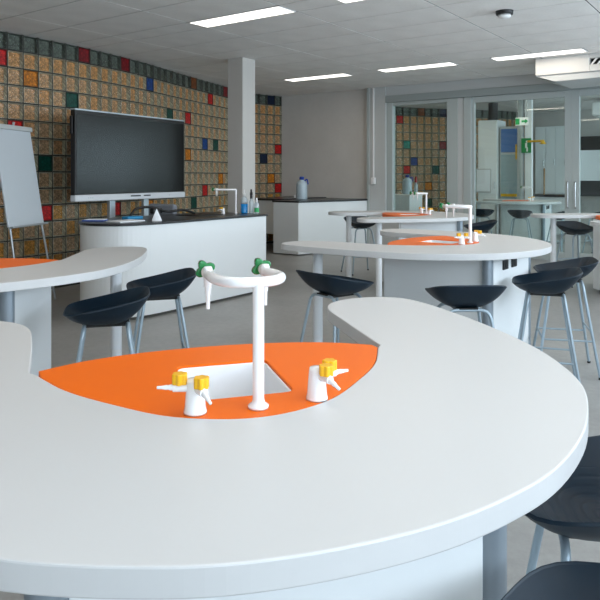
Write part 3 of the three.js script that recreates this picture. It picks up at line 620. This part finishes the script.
function cabinet(label, a0, a1, b, h, doors, mat, y0 = 0) {
  const t = thing('tall_cabinet', label, 'cabinet', [(a0 + a1) / 2, y0, b]);
  obj('body', rbox(a1 - a0, h, 0.55, 0, h / 2, -0.0, 0.006), mat, t);
  for (let k = 0; k < doors; k++) { const w = (a1 - a0) / doors, x = -(a1 - a0) / 2 + (k + 0.5) * w, d = obj('door', rbox(w - 0.008, h - 0.06, 0.02, x, h / 2, 0.287, 0.004), mat, t); obj('handle', bar(V(x + w * 0.38, h * 0.42, 0.32), V(x + w * 0.38, h * 0.42 + 0.14, 0.32), 0.008), M.steel, d); }
  return t;
}
cabinet('tall white cabinet with a framed notice behind the glass doors', -5.37, -4.95, 14.5, 2.55, 1, M.panel);
{
  const n = thing('framed_notice', 'white framed notice on the tall cabinet behind the glass', 'notice', [-5.24, 0.95, 14.19]);
  obj('frame', rbox(0.34, 0.52, 0.02, 0, 0.29, 0, 0.004), M.frameLight, n); obj('sheet', rbox(0.29, 0.47, 0.006, 0, 0.29, 0.011, 0.001), M.paper, n);
  const d = thing('exhaust_duct', 'thick black vertical duct at the ceiling behind the glass', 'duct', [-5.14, 2.551, 14.5]);
  obj('pipe', cyl(0.1, 0.1, 0.39, 0, 0.0, 0, 28), M.black, d); obj('collar', cyl(0.12, 0.12, 0.04, 0, 0.0, 0, 28), M.rubber, d);
}
{
  const t = thing('display_cupboard', 'grey display cupboard with blue board and yellow trim behind the glass', 'cupboard', [-4.72, 0, 14.5]);
  obj('body', rbox(0.4, 2.4, 0.4, 0, 1.2, 0, 0.006), M.frameLight, t); obj('board', rbox(0.34, 0.5, 0.02, 0, 2.1, 0.205, 0.004), M.boardBlue, t);
  obj('glass_door', rbox(0.34, 1.1, 0.01, 0, 1.25, 0.205, 0.003), phys(0x9fb4ba, 0.05), t); obj('trim', [rbox(0.03, 0.32, 0.03, 0.155, 1.85, 0.21, 0.004), rbox(0.34, 0.06, 0.05, 0, 0.93, 0.21, 0.004)], M.yellow, t);
  const p = thing('steel_post', 'grey steel post standing behind the glass', 'post', [-4.405, 0, 14.1]);
  obj('shaft', rbox(0.1, CEIL - 0.01, 0.1, 0, CEIL / 2, 0, 0.006), M.frameLight, p); obj('inset', rbox(0.05, CEIL - 0.01, 0.02, 0, CEIL / 2, 0.05, 0.004), M.frameGrey, p);
  const q = thing('steel_post', 'wide pale steel post carrying the green rescue sign', 'post', [-4.24, 0, 14.1]);
  obj('shaft', rbox(0.14, CEIL - 0.01, 0.1, 0, CEIL / 2, 0, 0.006), M.panel, q);
}
{
  const s = thing('exit_sign', 'lit green and white exit sign below the ceiling behind glass', 'sign', [-4.2, 2.33, 13.5]);
  obj('panel', rbox(0.25, 0.16, 0.03, 0, 0.1, 0, 0.004), M.signWhite, s); obj('arrow', [box(0.08, 0.12, 0.004, -0.08, 0.1, 0.017), box(0.08, 0.04, 0.004, 0.04, 0.1, 0.017), new THREE.ConeGeometry(0.06, 0.06, 3).rotateZ(-Math.PI / 2).scale(1, 1, 0.1).translate(0.1, 0.1, 0.017)], M.exitSign, s);
  obj('hanger', [bar(V(-0.1, 0.19, 0), V(-0.1, 0.615, 0), 0.006), bar(V(0.1, 0.19, 0), V(0.1, 0.615, 0), 0.006)], M.steel, s);
  const g = thing('rescue_sign', 'square green rescue sign with white figure on the post', 'sign', [-4.27, 1.8, 14.03]);
  obj('panel', rbox(0.2, 0.3, 0.015, 0, 0.17, 0.01, 0.002), M.signGreen, g); obj('figure', [cyl(0.025, 0.025, 0.004, 0, 0, 0, 18).rotateX(Math.PI / 2).translate(0.02, 0.25, 0.018), box(0.04, 0.1, 0.004, 0.0, 0.17, 0.0195), box(0.03, 0.09, 0.004, 0.02, 0.09, 0.0195)], M.signWhite, g);
  const y = thing('emergency_shower', 'yellow emergency shower arm fixed to the post behind the glass', 'shower', [-4.1, 2.05, 13.98]);
  obj('arm', pipe([V(-0.12, 0, 0), V(0.06, 0, 0.05), V(0.2, 0, 0.05)], 0.022, 0.05, 30, 10), M.yellow, y); obj('head', lathe([[0, 0], [0.07, 0], [0.03, 0.05], [0, 0.05]]).translate(0.19, -0.06, 0.05), M.yellow, y);
}
cabinet('white cupboards with glossy doors behind the glass', -4.67, -3.97, 16.3, 1.57, 3, M.panel, 0.92);
{
  const t = thing('bench', 'dark topped white workbench below the cupboards behind the glass', 'bench', [-4.35, 0, 16.25]);
  obj('body', rbox(0.78, 0.86, 0.6, 0, 0.43, 0, 0.006), M.panel, t); obj('worktop', rbox(0.82, 0.04, 0.68, 0, 0.88, 0.02, 0.006), M.darkTop, t);
  const w = thing('wooden_pole', 'thin wooden pointer leaning at the bench behind the glass', 'pole', [-4.45, 0.901, 15.95]);
  obj('shaft', bar(V(0, 0, 0), V(0, 0.6, -0.02), 0.014), M.wood, w); obj('tip', new THREE.SphereGeometry(0.018, 12, 8).translate(0, 0.6, -0.02), M.wood, w);
}
{
  const t = thing('wall_board', 'white projection board between dark bands behind the glass', 'board', [-2.4, 0.95, 16.6]);
  obj('board', rbox(2.8, 0.72, 0.03, 0, 0.64, 0, 0.004), M.panel, t); obj('upper_band', rbox(2.8, 0.32, 0.05, 0, 1.15, 0, 0.006), M.black, t); obj('lower_band', rbox(2.8, 0.36, 0.05, 0, 0.1, 0, 0.006), M.tipDark, t);
  const u = thing('fume_hood', 'long white rounded ceiling unit in the room behind glass', 'air unit', [-2.2, 2.45, 15.0]);
  obj('casing', rbox(1.9, 0.28, 0.7, 0, 0.26, 0, 0.05, 3), M.white, u); obj('underside', rbox(1.7, 0.04, 0.6, 0, 0.1, 0, 0.01), M.frameLight, u);
}
renderer.render(scene, camera);
